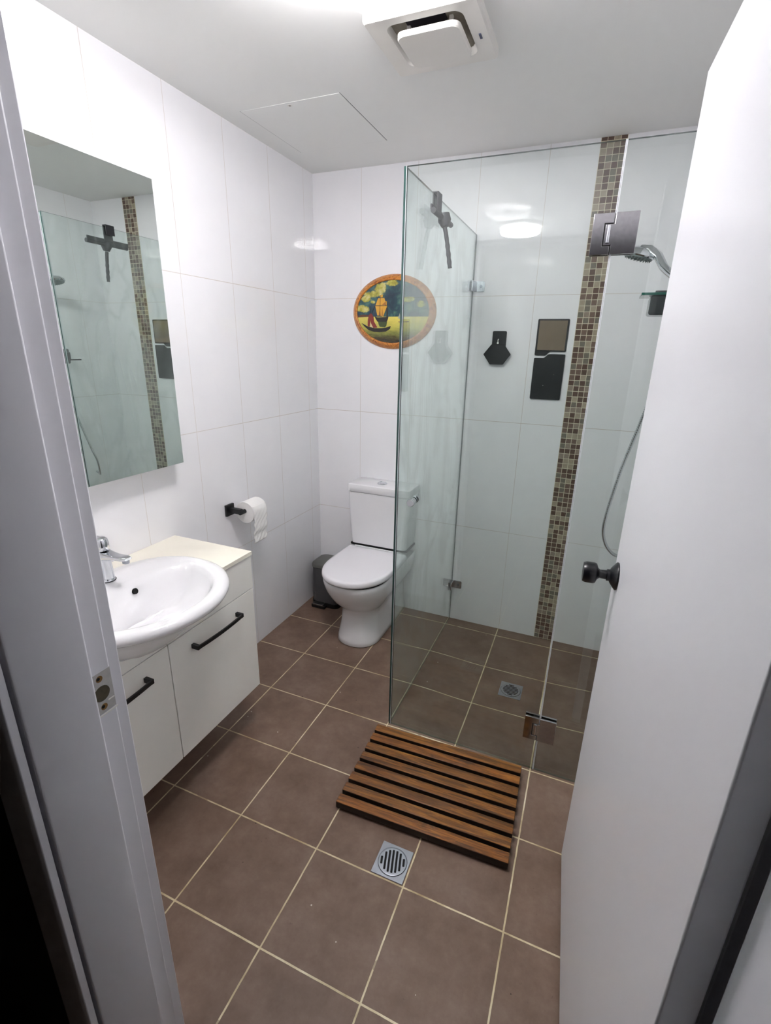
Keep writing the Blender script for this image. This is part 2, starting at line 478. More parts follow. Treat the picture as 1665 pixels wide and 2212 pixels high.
box(bm, -.22, -.12, -4.1, YF, 0, H); box(bm, XR+.12, XR+.22, -4.1, YF, 0, H); box(bm, -.22, XR+.22, -4.2, -4.1, 0, H)
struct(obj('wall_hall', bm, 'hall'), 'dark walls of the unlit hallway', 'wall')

# mosaic strip
bm = NB(); box(bm, 1.3835, 1.4855, -.0025, .002, -.012, H-.001)
struct(obj('trim_1', bm, 'mosaic'), 'vertical strip of small brown and beige mosaic tiles', 'mosaic')

# left jamb, one moulded profile (x to the right, y away)
bm = NB()
prof = [(JL-.03, YF-.008), (JL-.0025, YF-.008), (JL, YF-.0105), (JL, YF-.0465), (JL+.011, YF-.0465), (JL+.015, YF-.050),
        (JL+.015, YF-.147), (JL+.013, YF-.1505), (JL-.03, YF-.1505)]
prism(bm, prof, 2, 0, HD)
o1 = struct(obj('trim_2', bm, 'paint', bevel=.0015), 'white painted left door jamb with lock strike cut-out', 'door frame')
bm = NB()
prism(bm, [(JL-.055, YH-.003), (JL-.055, YH-.012), (JL-.049, YH-.018), (JL+.004, YH-.018), (JL+.010, YH-.014), (JL+.010, YH-.003)], 2, 0, HD+.05)
prism(bm, [(JL-.055, YF+.001), (JL-.055, YF+.010), (JL-.052, YF+.0135), (JL-.007, YF+.0135), (JL-.0045, YF+.011), (JL-.0045, YF-.0078), (JL-.020, YF-.0078), (JL-.020, YF+.001)], 2, 0, HD+.05)
struct(obj('trim_3', bm, 'paint', bevel=.001), 'white architrave around the left jamb', 'door frame')
# strike cut-out with screw holes, set into the rebate
bm = NB()
zc = 1.013
box(bm, JL-.0006, JL+.0004, YF-.043, YF-.010, zc-.037, zc+.037, 0)
obj('strike_recess', bm, simple('bare filler', (192, 190, 188), .8, noise=.3, nscale=90), o1)
bm = NB(); lathe(bm, [(.0135, JL+.0003), (.0135, JL+.0010)], (0, YF-.030, zc-.001), 'X', 24)
obj('latch_hole', bm, simple('rough hole', (92, 84, 66), .9, noise=.6, nscale=120), o1)
for dz in (.026, -.026):
    bm = NB(); lathe(bm, [(.0058, JL+.0003), (.0055, JL+.0008)], (0, YF-.030, zc+dz), 'X', 16)
    lathe(bm, [(.0030, JL+.0008), (.0028, JL+.0012)], (0, YF-.032, zc+dz+.001), 'X', 12, mi=1)
    obj('screw_hole', bm, [simple('rusty wood', (140, 104, 54), .8, noise=.4, nscale=120), 'slot'], o1)
bm = NB(); box(bm, JL+.0004, JL+.0012, YF-.044, YF-.008, zc-.0405, zc-.0385); box(bm, JL+.0004, JL+.0012, YF-.022, YF-.011, zc-.020, zc-.018)
obj('paint_ridge', bm, 'white_plastic', o1)

# right jamb, stop, architrave
bm = NB()
prism(bm, [(JR+.02, YF+.006), (JR, YF+.006), (JR, YF-.040), (JR-.009, YF-.040), (JR-.013, YF-.045), (JR-.013, YF-.1505), (JR+.02, YF-.1505)], 2, 0, HD)
struct(obj('trim_4', bm, 'paint', bevel=.003, seg=3), 'white painted right door jamb behind the hinges', 'door frame')
bm = NB()
box(bm, JL-.03, JR+.02, YF-.150, YF+.008, HD, HD+.03); box(bm, JL-.055, JR+.03, YH-.018, YH-.003, HD+.001, HD+.06)
box(bm, JL-.055, JR+.03, YF+.009, YF+.016, HD, HD+.06); box(bm, JL+.001, JR-.001, YF-.149, YF-.050, HD-.014, HD)
struct(obj('trim_5', bm, 'paint', bevel=.001), 'white head of the door frame', 'door frame')
bm = NB(); box(bm, JR+.003, XR-.001, YF+.001, YF+.013, 0, HD+.05)
struct(obj('trim_6', bm, 'paint', bevel=.001), 'white architrave behind the open door', 'door frame')

# ------------------------------------------------------------------ door leaf, standing open
DP = Vector((1.6595, -2.143, 0)); DF = Vector((1.6145, -1.286, 0))
dvec = DF - DP; DL = dvec.length; ang = math.atan2(dvec.y, dvec.x)
bm = NB(); box(bm, 0, DL, -.0345, 0, .018, 2.052)
door = obj('door_1', bm, 'doorpaint', bevel=.0025)
door.location = DP; door.rotation_euler = (0, 0, ang)
struct(door, 'flat white door standing open into the bathroom', 'door')
bm = NB()
kx, kz = DL-.062, 1.027
prof = [(.034, .0), (.0345, .003), (.033, .005), (.020, .015), (.0145, .018), (.0145, .024), (.0115, .025), (.0105, .040),
        (.0155, .045), (.0245, .049), (.0262, .054), (.0262, .072), (.0235, .0785), (.020, .079), (.001, .0785)]
lathe(bm, [(r_, h) for r_, h in prof], (kx, 0, kz), 'Y', 40)
obj('door_knob', bm, 'blackgloss', door, smooth=50)['label'] = 'black round door knob'
bm = NB(); lathe(bm, [(.034, -.0345), (.033, -.040), (.016, -.052), (.011, -.060), (.011, -.075), (.025, -.084), (.026, -.10), (.022, -.108), (.001, -.108)], (kx, 0, kz), 'Y', 32)
obj('door_knob', bm, 'blackgloss', door, smooth=50)['label'] = 'black round door knob'

# ------------------------------------------------------------------ ceiling light (above the frame; seen in reflections)
L = thing('ceiling_light', 'round white ceiling light with a lit ring tube, seen mirrored in the tiles', 'ceiling light', (LAMP_POS[0], LAMP_POS[1], H))
bm = NB(); lathe(bm, [(.165, 0), (.165, -.012), (.155, -.018), (.001, -.018)], (0, 0, 0), 'Z', 48)
obj('base_plate', bm, 'white_plastic', L, smooth=True)
bm = NB()
tube(bm, [(.122*cos(2*pi*k/48), .122*sin(2*pi*k/48), LAMP_POS[2]-H) for k in range(48)], .0155, 12, closed=True)
obj('ring_tube', bm, 'tube', L, smooth=True)
bm = NB(); lathe(bm, [(.03, -.018), (.03, -.03), (.025, -.035), (.001, -.035)], (0, 0, 0), 'Z', 24)
obj('starter_cap', bm, 'white_plastic', L, smooth=True)
for a in (0, 2*pi/3, 4*pi/3):
    bm = NB(); tube(bm, [(.028*cos(a), .028*sin(a), -.026), (.11*cos(a), .11*sin(a), -.03)], .0025, 8)
    obj('tube_clip', bm, 'chrome', L, smooth=True)

# ------------------------------------------------------------------ exhaust fan
FX0, FX1, FY0, FY1 = .786, 1.100, -1.066, -.776
fcx, fcy = (FX0+FX1)/2, (FY0+FY1)/2
F = thing('exhaust_fan', 'square white ceiling exhaust fan with a hanging cover plate', 'exhaust fan', (fcx, fcy, H))
bm = NB()
o_, i_ = rrect(0, 0, FX1-FX0, FY1-FY0, .008, 4), rrect(0, 0, .215, .215, .028, 4)
i2 = rrect(0, 0, .20, .20, .026, 4)
loft(bm, [[(x, y, 0) for x, y in o_], [(x, y, -.020) for x, y in o_], [(x*.97, y*.97, -.025) for x, y in o_],
          [(x, y, -.022) for x, y in i_], [(x, y, -.006) for x, y in i2]], False, False)
obj('frame', bm, 'white_plastic', F, smooth=35)
bm = NB(); prism(bm, i2, 2, -.0055, -.001)
obj('vent_recess', bm, 'dust', F)
bm = NB(); box(bm, -.055, .055, -.090, -.052, -.0085, -.0056)
obj('air_slot', bm, 'purple', F)
bm = NB()
pl = rrect(.008, -.006, .178, .170, .024, 6)
cx_, cy_ = .008, -.006
loft(bm, [[(x, y, -.030) for x, y in pl], [(x, y, -.040) for x, y in pl],
          [(cx_+(x-cx_)*.97, cy_+(y-cy_)*.97, -.043) for x, y in pl]])
obj('cover_plate', bm, 'white_plastic', F, smooth=35)
for sx in (-1, 1):
    for sy in (-1, 1):
        bm = NB(); box(bm, .008+sx*.06-.005, .008+sx*.06+.005, sy*.06-.005, sy*.06+.005, -.031, -.005)
        obj('mounting_post', bm, 'white_plastic', F)
bm = NB(); box(bm, .128, .134, .005, .028, -.0262, -.0240)
obj('release_slot', bm, simple('slate blue mark', (70, 76, 100), .6), F)

# ------------------------------------------------------------------ access hatch
Hh = thing('access_hatch', 'flush white square access panel in the ceiling above the toilet', 'access panel', (.315, -.485, H))
x0, x1, y0, y1 = .100, .530, -.705, -.268
bm = NB(); box(bm, x0+.002-.315, x1-.002-.315, y0+.002+.485, y1-.002+.485, -.0012, 0)
obj('panel', bm, 'ceiling', Hh)
bm = NB()
for b in ((x0, x0+.0015, y0, y1), (x1-.0022, x1, y0, y1), (x0, x1, y1-.0014, y1)):
    box(bm, b[0]-.315, b[1]-.315, b[2]+.485, b[3]+.485, -.0005, 0)
obj('gap', bm, 'gapgrey', Hh)
bm = NB(); lathe(bm, [(.009, -.0012), (.0085, -.0022), (.004, -.0024), (.003, -.0018), (.0005, -.0018)], (-.004, -.198, 0), 'Z', 20)
obj('finger_catch', bm, 'white_plastic', Hh, smooth=True)
bm = NB(); lathe(bm, [(.0026, -.0024), (.0024, -.0029)], (-.004, -.198, 0), 'Z', 14)
obj('finger_hole', bm, 'slot', Hh)

# ------------------------------------------------------------------ shower glass
GZ0, GZ1 = .002, 2.062
def pane(name, x0, x1, y0, y1, z0, z1, mat, parent, thin):
    bm = NB(); fs = box(bm, x0, x1, y0, y1, z0, z1)
    for f in fs:
        c = f.calc_center_median()
        k = abs(c.x-(x0+x1)/2) if thin == 0 else abs(c.y-(y0+y1)/2)
        t_ = (x1-x0)/2 if thin == 0 else (y1-y0)/2
        f.material_index = 0 if abs(k-t_) < 1e-6 else (2 if c.z < z0+1e-4 else 1)
    return obj(name, bm, [mat, 'glass_edge', 'glass_foot'], parent)
# side panel (runs from the back wall towards the door)
SP = thing('shower_side_panel', 'fixed side pane of green tinted shower glass beside the toilet', 'glass panel', (.886, -.47, 0))
pane('glass_pane', -.0035, .0035, -.497, .468, GZ0, GZ1, 'glass_side', SP, 0)
for zc_ in (1.838, .232):
    bm = NB()
    box(bm, -.011, -.0037, .418, .470, -.024, .024); box(bm, .0037, .011, .418, .470, -.024, .024)
    cl = obj('wall_clamp', shift(bm, (0, 0, 0)), 'chrome', SP, bevel=.002); cl.location = (0, 0, zc_)
    bm = NB(); prism(bm, rrect(.034, 0, .050, .048, .007), 1, .4655, .4695)
    pt = obj('wall_plate', bm, 'chrome', cl, bevel=.001)
    bm = NB(); lathe(bm, [(.007, .4655), (.006, .4630), (.001, .4630)], (.040, 0, 0), 'Y', 16)
    obj('screw', bm, 'steel', cl, smooth=True)
# hinged door and fixed front pane
SD = thing('shower_door', 'frameless clear glass shower door with chrome knob and hinges', 'shower door', (1.18, -.962, 0))
pane('glass_pane', .8915-1.18, 1.4865-1.18, -.005, .005, GZ0, GZ1, 'glass_front', SD, 1)
bm = NB(); box(bm, .8900-1.18, .8912-1.18, -.005, .005, GZ0, GZ1)  # added white strip paints the highlight on the glass corner
obj('corner_highlight', bm, 'seal', SD)['label'] = 'pale strip added as the highlight on the corner edge'
bm = NB(); box(bm, .3068, .3092, -.005, .005, GZ0, GZ1)
obj('edge_seal', bm, 'seal', SD)['label'] = 'white seal along the hinge edge'
FP = thing('shower_front_panel', 'fixed front pane of shower glass right of the hinges', 'glass panel', (1.62, -.962, 0))
pane('glass_pane', 1.4925-1.62, XR-.001-1.62, -.005, .005, GZ0, GZ1, 'glass_front', FP, 1)
bm = NB(); box(bm, 1.4898-1.62, 1.4922-1.62, -.005, .005, GZ0, GZ1)
obj('edge_seal', bm, 'seal', FP)
def hinge(z):
    bm = NB()
    for s in (-1, 1):
        y0, y1 = (-.0135, -.0055) if s < 0 else (.0055, .0135)
        # stepped leaf on the door side
        prism(bm, [(.256, -.050), (.3045, -.050), (.3045, -.030), (.285, -.030), (.285, .026), (.3075, .026), (.3075, .050), (.256, .050)], 1, y0, y1)
        prism(bm, [(.2882, -.0268), (.3075, -.0268), (.3075, -.050), (.368, -.050), (.368, .050), (.3105, .050), (.3105, .0228), (.2882, .0228)], 1, y0, y1)
    h = obj('hinge', bm, 'chrome_wet', SD, bevel=.0008); h.location = (0, 0, z)
    bm = NB(); tube(bm, [(.2975, -.0150, -.022), (.2975, -.0150, .020)], .0045, 12)
    tube(bm, [(.2975, .0150, -.022), (.2975, .0150, .020)], .0045, 12)
    obj('hinge_pin', bm, 'chrome', h, smooth=True)
    bm = NB(); box(bm, .2845, .3070, -.0125, .0125, -.048, .048); obj('hinge_gap_dark', bm, 'slot', h)  # black backing box stands in for shade in the gap between leaves
hinge(1.847); hinge(.197)
bm = NB()
for s in (-1, 1):
    lathe(bm, [(.011, s*.0055), (.0115, s*.008), (.0085, s*.012), (.0085, s*.014), (.0135, s*.016), (.014, s*.036), (.0125, s*.038), (.001, s*.038)], (.954-1.18, 0, 1.022), 'Y', 28)
obj('knob', bm, 'chrome', SD, smooth=True)['label'] = 'chrome cylinder knob'

# ------------------------------------------------------------------ squeegee hooked over the side pane
SQ = thing('squeegee', 'dark shower squeegee hanging over the top edge of the side glass', 'squeegee', (.886, -.640, 1.99))
o = (.886, -.640, 1.99)
bm = NB()
pts = [(.876, 2.030), (.880, 2.030), (.880, 2.0685), (.8925, 2.0685), (.8925, 2.005), (.906, 1.996), (.912, 1.999), (.8985, 2.012), (.8985, 2.074), (.876, 2.074)]
prism(bm, [(a, b) for a, b in pts], 1, -.665, -.617)
obj('hook', shift(bm, o), 'rubber', SQ, bevel=.002)
bm = NB()
tube(bm, [(.910, -.752, 1.994), (.910, -.528, 1.994)], .0095, 16)
box(bm, .899, .904, -.752, -.528, 1.998, 2.014)
obj('blade', shift(bm, o), 'rubber', SQ, smooth=True)
bm = NB()
tube(bm, [(.914, -.640, 2.006), (.918, -.640, 1.985), (.922, -.640, 1.965)], [.021, .024, .014], 16)
obj('head_joint', shift(bm, o), 'rubber', SQ, smooth=True)
bm = NB()
hp = []; hr = []
for k in range(25):
    t_ = k/24; hp.append((.920+.026*t_**.8, -.640+.006*t_, 1.962-.132*t_)); hr.append(.0078 + .0009*sin(t_*pi*10)*(1 if t_ > .3 else 0))
tube(bm, hp, hr, 14)
obj('handle', shift(bm, o), 'rubber', SQ, smooth=60)

# ------------------------------------------------------------------ back wall accessories
# hexagonal holder
HX = thing('hexagonal_holder', 'black hexagonal holder hanging from a small rectangular wall plate', 'wall holder', (1.036, -.001, 1.56))
o = (1.036, -.001, 1.56)
bm = NB(); prism(bm, rrect(1.037, 1.597, .068, .078, .006), 1, -.006, -.001)
obj('wall_plate', shift(bm, o), 'slate', HX, bevel=.001)
bm = NB()
hexp = [(.968, 1.5265), (1.004, 1.573), (1.068, 1.573), (1.102, 1.5285), (1.068, 1.4795), (1.004, 1.4785)]
prism(bm, hexp, 1, -.024, -.017)
obj('hexagon', shift(bm, o), 'slate', HX, bevel=.0015)
bm = NB(); tube(bm, [(1.036, -.006, 1.598), (1.036, -.0265, 1.598), (1.036, -.028, 1.594), (1.036, -.028, 1.582)], .0016, 8)
lathe(bm, [(.001, -.0305), (.0045, -.0300), (.0045, -.0255), (.001, -.025)], (1.036, 0, 1.580), 'Y', 14)
obj('hook', shift(bm, o), 'white_plastic', HX, smooth=True)
bm = NB(); box(bm, 1.022, 1.050, -.017, -.006, 1.540, 1.570); obj('spacer', shift(bm, o), 'black', HX)

def folded(pts, r=.006, n=4):
    out = []
    m = len(pts)
    for i, p in enumerate(pts):
        p = Vector(p); a = (Vector(pts[i-1])-p); b = (Vector(pts[(i+1) % m])-p)
        rr = min(r, a.length*.45, b.length*.45); a.normalize(); b.normalize()
        s_, e_ = p+a*rr, p+b*rr
        for k in range(n+1):
            t_ = k/n; q = s_*(1-t_)**2 + p*2*t_*(1-t_) + e_*t_*t_; out.append((q.x, q.y))
    return out
top = folded([(1.213, 1.527), (1.262, 1.527), (1.281, 1.5455), (1.3545, 1.5455), (1.3545, 1.691), (1.213, 1.691)])
bot = folded([(1.213, 1.3225), (1.3545, 1.3225), (1.3545, 1.5345), (1.278, 1.5345), (1.259, 1.5165), (1.213, 1.5165)])
SM = thing('shower_mirror', 'small frameless mirror in a black plate beside the mosaic strip', 'mirror', (1.284, -.001, 1.61))
o = (1.284, -.001, 1.61)
bm = NB(); prism(bm, top, 1, -.006, -.001); obj('backplate', shift(bm, o), 'slate', SM, bevel=.001)
bm = NB(); box(bm, 1.2215, 1.3465, -.0082, -.0062, 1.5515, 1.684); obj('mirror', shift(bm, o), 'shave_mirror', SM, bevel=.0006)
SL = thing('black_stone_plate', 'black spotted stone plate fitted under the small shower mirror', 'wall plate', (1.284, -.001, 1.42))
o = (1.284, -.001, 1.42)
bm = NB(); prism(bm, bot, 1, -.009, -.001); obj('plate', shift(bm, o), 'slate', SL, bevel=.001)

# ------------------------------------------------------------------ oval painting
PC = (.4735, 0, 1.7245)
PT = thing('oval_painting', 'oval gilt framed painting of sailing ships on the wall above the toilet', 'painting', PC)
def ell(a, b, n=96): return [(a*cos(2*pi*k/n), b*sin(2*pi*k/n)) for k in range(n)]
bm = NB()
rings = []
for a, b, y in ((.233, .181, -.001), (.235, .183, -.004), (.232, .180, -.010), (.222, .171, -.019), (.214, .1635, -.026), (.2085, .159, -.0285), (.2035, .154, -.0275), (.2015, .152, -.0245), (.2015, .152, -.020)):
    rings.append([(x, y, z) for x, z in ell(a, b)])
loft(bm, rings, True, False)
obj('oval_frame', bm, 'frame', PT, smooth=60)
bm = NB()
loft(bm, [[(x, -.020, z) for x, z in ell(.2018, .1523)], [(x, -.0225, z) for x, z in ell(.2016, .1521)], [(x*.6, -.0232, z*.6) for x, z in ell(.2016, .1521)], [(x*.02, -.0234, z*.02) for x, z in ell(.2016, .1521)]])
cv = obj('painted_panel', bm, 'canvas', PT, smooth=60)
def pm(u, v): return ((u-805)/590*.1995, -(v-775)/510*.1505)
lay = [0]
def dab(polys, mat, name):
    lay[0] += 1; y = -.0238 - .00022*lay[0]
    for pl_ in polys:
        bm = NB(); prism(bm, [pm(*q) for q in pl_], 1, y, -.0228)
        obj(name, bm, 'p_'+mat, cv)
def blob(u, v, a, b, n=14, seed=0):
    rn = random.Random(seed); return [(u+a*cos(2*pi*k/n)*rn.uniform(.82, 1.1), v+b*sin(2*pi*k/n)*rn.uniform(.82, 1.1)) for k in range(n)]
dab([[(216, 835), (300, 812), (420, 822), (480, 845), (216, 862)]], 'shore', 'shore')
dab([[(570, 930), (722, 935), (712, 1000), (690, 1030), (600, 1020), (580, 980)]], 'green', 'ship_reflection')
dab([[(510, 845), (560, 862), (690, 855), (745, 846), (736, 892), (716, 936), (562, 936), (530, 892)], [(700, 650), (722, 660), (732, 850), (712, 850)]], 'hull', 'ship_hull')
dab([[(592, 505), (645, 488), (642, 532), (600, 536)], [(566, 545), (668, 540), (700, 640), (690, 664), (522, 664), (540, 615)],
     [(520, 674), (720, 674), (655, 848), (600, 834), (556, 832)], [(690, 590), (712, 600), (712, 664), (702, 664)]], 'sail', 'ship_sail')
dab([[(630, 655), (690, 605), (700, 645), (690, 662)], [(600, 720), (615, 840), (578, 832)], [(640, 700), (652, 840), (628, 840)]], 'sailshade', 'sail_shadow')
dab([[(600, 498), (606, 498), (602, 850), (594, 850)], [(520, 662), (722, 664), (722, 672), (520, 670)], [(434, 680), (438, 680), (444, 800), (440, 800)], [(506, 672), (510, 674), (462, 792), (457, 790)]], 'mast', 'mast')
dab([[(436, 795), (462, 800), (490, 850), (500, 930), (560, 1032), (492, 1038), (450, 960), (436, 900), (425, 1018), (392, 1012), (394, 900), (410, 830)]], 'red', 'boat_sail')
dab([[(440, 940), (488, 1036), (432, 1022)]], 'cream', 'boat_sail')
dab([[(285, 957), (340, 985), (400, 1018), (520, 1044), (640, 1042), (720, 1030), (785, 1006), (772, 1056), (705, 1098), (600, 1108), (500, 1104), (410, 1076), (340, 1018)]], 'hull', 'boat_hull')
dab([[(915, 930), (960, 936), (1092, 926), (1082, 941), (916, 943)]], 'shore', 'distant_boat')
dab([[(930, 795), (945, 885), (905, 880)], [(955, 775), (1010, 885), (955, 895)]], 'grey', 'distant_sail')

# ------------------------------------------------------------------ shower fittings on the right wall
SH = thing('hand_shower', 'chrome hand shower head held high beyond the shower door hinge', 'shower head', (1.58, -.46, 1.875))
o = (1.58, -.46, 1.875)
bm = NB()
d1 = Vector((-.25, .04, -.97)).normalized()
cen = Vector((1.582, -.46, 1.876))
a_ = d1.orthogonal().normalized(); b_ = d1.cross(a_)
def disc(c, r, h): return [c + d1*h + a_*cos(2*pi*k/40)*r + b_*sin(2*pi*k/40)*r for k in range(40)]
loft(bm, [disc(cen, .018, -.022), disc(cen, .040, -.013), disc(cen, .052, -.002), disc(cen, .054, .006), disc(cen, .050, .010)])
obj('spray_head', shift(bm, o), 'chrome', SH, smooth=True)
bm = NB(); loft(bm, [disc(cen, .048, .0095), disc(cen, .047, .0135), disc(cen, .020, .0150)])
for rr_, nn in ((.012, 6), (.022, 12), (.032, 18), (.042, 24)):
    for k in range(nn):
        q = cen + a_*cos(2*pi*k/nn)*rr_ + b_*sin(2*pi*k/nn)*rr_
        tube(bm, [q+d1*.012, q+d1*.0185], .0013, 6)
obj('nozzle_face', shift(bm, o), simple('grey rubber nozzles', (128, 138, 138), .5), SH, smooth=True)
bm = NB()
tube(bm, [(1.585, -.462, 1.890), (1.612, -.475, 1.886), (1.640, -.495, 1.862), (1.660, -.530, 1.822), (1.676, -.590, 1.795), (1.690, -.670, 1.768), (1.700, -.722, 1.750)],
     [.016, .0155, .0145, .0135, .0125, .011, .0095], 18)
obj('handle', shift(bm, o), 'chrome', SH, smooth=True)
RL = thing('shower_rail', 'vertical chrome slide rail fixed to the right shower wall', 'shower rail', (1.725, -.76, 1.4))
bm = NB(); tube(bm, [(.0, 0, -.42), (0, 0, .42)], .009, 16)
obj('bar', bm, 'chrome', RL, smooth=True)
for z in (-.40, .40):
    bm = NB(); lathe(bm, [(.016, .0365), (.016, .028), (.009, .024), (.009, .0)], (0, 0, z), 'X', 20); obj('wall_bracket', bm, 'chrome', RL, smooth=True)
bm = NB(); box(bm, -.030, .012, -.014, .050, .335, .365); obj('slider', bm, 'chrome', RL, bevel=.003)
HO = NB()
hp = [(1.7015, -.729, 1.740), (1.712, -.738, 1.62), (1.706, -.56, 1.46), (1.689, -.48, 1.332), (1.672, -.455, 1.236), (1.651, -.43, 1.119), (1.634, -.405, .984), (1.6245, -.38, .872), (1.627, -.355, .801), (1.645, -.335, .742),
      (1.672, -.315, .702), (1.700, -.295, .680), (1.728, -.28, .680), (1.752, -.28, .690)]
# smooth the run and ribbed surface
def catmull(P, n):
    P = [Vector(p) for p in P]; P = [P[0]*2-P[1]] + P + [P[-1]*2-P[-2]]; out = []
    for i in range(1, len(P)-2):
        for k in range(n):
            t_ = k/n
            out.append(.5*((2*P[i]) + (-P[i-1]+P[i+1])*t_ + (2*P[i-1]-5*P[i]+4*P[i+1]-P[i+2])*t_**2 + (-P[i-1]+3*P[i]-3*P[i+1]+P[i+2])*t_**3))
    out.append(P[-2]); return out
cp = catmull(hp, 10)
# resample evenly
Ls = [0]
for a, b in zip(cp, cp[1:]): Ls.append(Ls[-1]+(b-a).length)
N_ = 560; rs = []; j = 0
for k in range(N_+1):
    s_ = Ls[-1]*k/N_
    while j < len(Ls)-2 and Ls[j+1] < s_: j += 1
    t_ = (s_-Ls[j])/max(1e-9, Ls[j+1]-Ls[j]); rs.append(cp[j].lerp(cp[j+1], t_))
tube(HO, rs, [.0058 if k % 4 < 2 else .0074 for k in range(N_+1)], 12)
tag(obj('shower_hose', HO, 'chrome', smooth=50), 'ribbed metal shower hose looping down beside the white door', 'shower hose')
SD2 = thing('soap_shelf', 'small teal glass soap shelf with clear dish on the right shower wall', 'shelf', (1.70, -.60, 1.728))
bm = NB(); box(bm, -.100, .061, -.060, .060, -.004, .004)
obj('glass_shelf', bm, 'glass_shelf', SD2, bevel=.001)
bm = NB(); box(bm, -.060, .061, -.055, .050, .0042, .010); obj('top_plate', bm, 'chrome_wet', SD2, bevel=.001)
bm = NB(); prism(bm, rrect(-.006, -.034, .130, .058, .008), 1, -.05, .04); obj('dish', bm, simple('smoked chrome dish', (120, 124, 126), .18, metal=1, noise=.3, nscale=20), SD2, bevel=.002)
MX = thing('shower_mixer', 'dark square shower mixer with a slim lever on the right wall', 'shower mixer', (XR, -.37, 1.455))
bm = NB(); prism(bm, rrect(0, 0, .090, .090, .01), 0, -.008, -.001); obj('wall_plate', bm, 'black', MX, bevel=.001)
bm = NB(); box(bm, -.050, -.008, -.025, .022, -.024, .026); obj('body', bm, 'black', MX, bevel=.003)
bm = NB(); box(bm, -.058, -.044, .010, .085, -.024, -.017); obj('lever', bm, 'black', MX, bevel=.002)

# ------------------------------------------------------------------ mirror cabinet
MC = thing('mirror_cabinet', 'tall wall mirror cabinet reflecting the shower, above the vanity', 'mirror', (0, -1.60, 1.58))
bm = NB(); box(bm, .001, .060, -.445, .445, -.470, .472); obj('cabinet_body', bm, 'laminate', MC)
bm = NB()
fs = box(bm, .0605, .0665, -.452, .452, -.4735, .4735)
obj('mirror_glass', bm, ['mirror', 'slot'], MC)
mg = MC.children[-1].data if MC.children else None
for ob in C.objects:
    if ob.name.startswith('mirror_glass'):
        for p_ in ob.data.polygons:
            if abs(p_.normal.x) < .5: p_.material_index = 1

# ------------------------------------------------------------------ vanity
VX, VY0, VY1, VZ0, VZ1 = .380, -2.035, -1.178, .196, .783
V = thing('vanity_cabinet', 'white wall-hung vanity cabinet with two doors and black handles', 'cabinet', (0, -1.605, 0))
def vb(bm): return shift(bm, (0, -1.605, 0))
bm = NB()
box(bm, .001, VX-.018, VY1-.016, VY1, VZ0, VZ1); box(bm, .001, VX-.018, VY0, VY0+.016, VZ0, VZ1)
box(bm, .001, VX-.018, VY0+.016, VY1-.016, VZ0, VZ0+.016); box(bm, .001, .017, VY0+.016, VY1-.016, VZ0+.016, VZ1-.1)
obj('carcass', vb(bm), 'laminate', V, bevel=.0008)
bm = NB()
# fascia with the opening the basin bowl passes through
op = [(-1.60+.272*cos(a), .7835-.135*abs(sin(a))**.8) for a in [pi*k/24 for k in range(25)]]
outl = [(VY0, .6485), (VY1, .6485), (VY1, .7835)] + [(-1.60+.262, .7835)] + [( -1.60+.262*cos(pi*k/24), .7835-.122*sin(pi*k/24)) for k in range(1, 24)] + [(-1.60-.262, .7835), (VY0, .7835)]
prism(bm, outl, 0, VX-.017, VX)
obj('fascia', vb(bm), 'laminate', V)
for nm, ya, yb, hy in (('door', -1.6045, VY1, -1.397), ('door', VY0, -1.6080, -1.815)):
    bm = NB(); box(bm, VX-.017, VX, ya, yb, VZ0, .6445)
    d_ = obj('door', vb(bm), 'laminate', V, bevel=.0012)
    bm = NB(); hp = []
    for k in range(17):
        t_ = -1+2*k/16
        hp.append((VX+.024+.006*(1-t_*t_), hy+.112*t_, .585))
    rings = [[(x, y, z-.007), (x+.006, y, z-.007), (x+.006, y, z+.007), (x, y, z+.007)] for x, y, z in hp]
    loft(bm, rings)
    for s in (-1, 1): box(bm, VX, VX+.030, hy+s*.112-.006, hy+s*.112+.006, .577, .593)
    obj('handle', vb(bm), 'black', d_, bevel=.0012)['label'] = 'black bow handle'
CT = NB()
def clo(n=28):
    a = []
    for k in range(n+1):
        th = -pi/2 + pi*k/n
        a.append((.300+.2*0 - .215*cos(th), -1.60 + .262*sin(th)))
    return a
# counter slab with a cut-out for the basin, open at the front
outl = [(.001, VY1+.003), (.001, VY0-.003), (VX+.004, VY0-.003), (VX+.004, -1.60-.262)] + [(x, y) for x, y in clo()] + [(VX+.004, -1.60+.262), (VX+.004, VY1+.003)]
prism(CT, outl, 2, .7845, .8005)
tag(obj('countertop', CT, 'counter', bevel=.001), 'thin cream laminate top of the vanity around the basin', 'countertop')

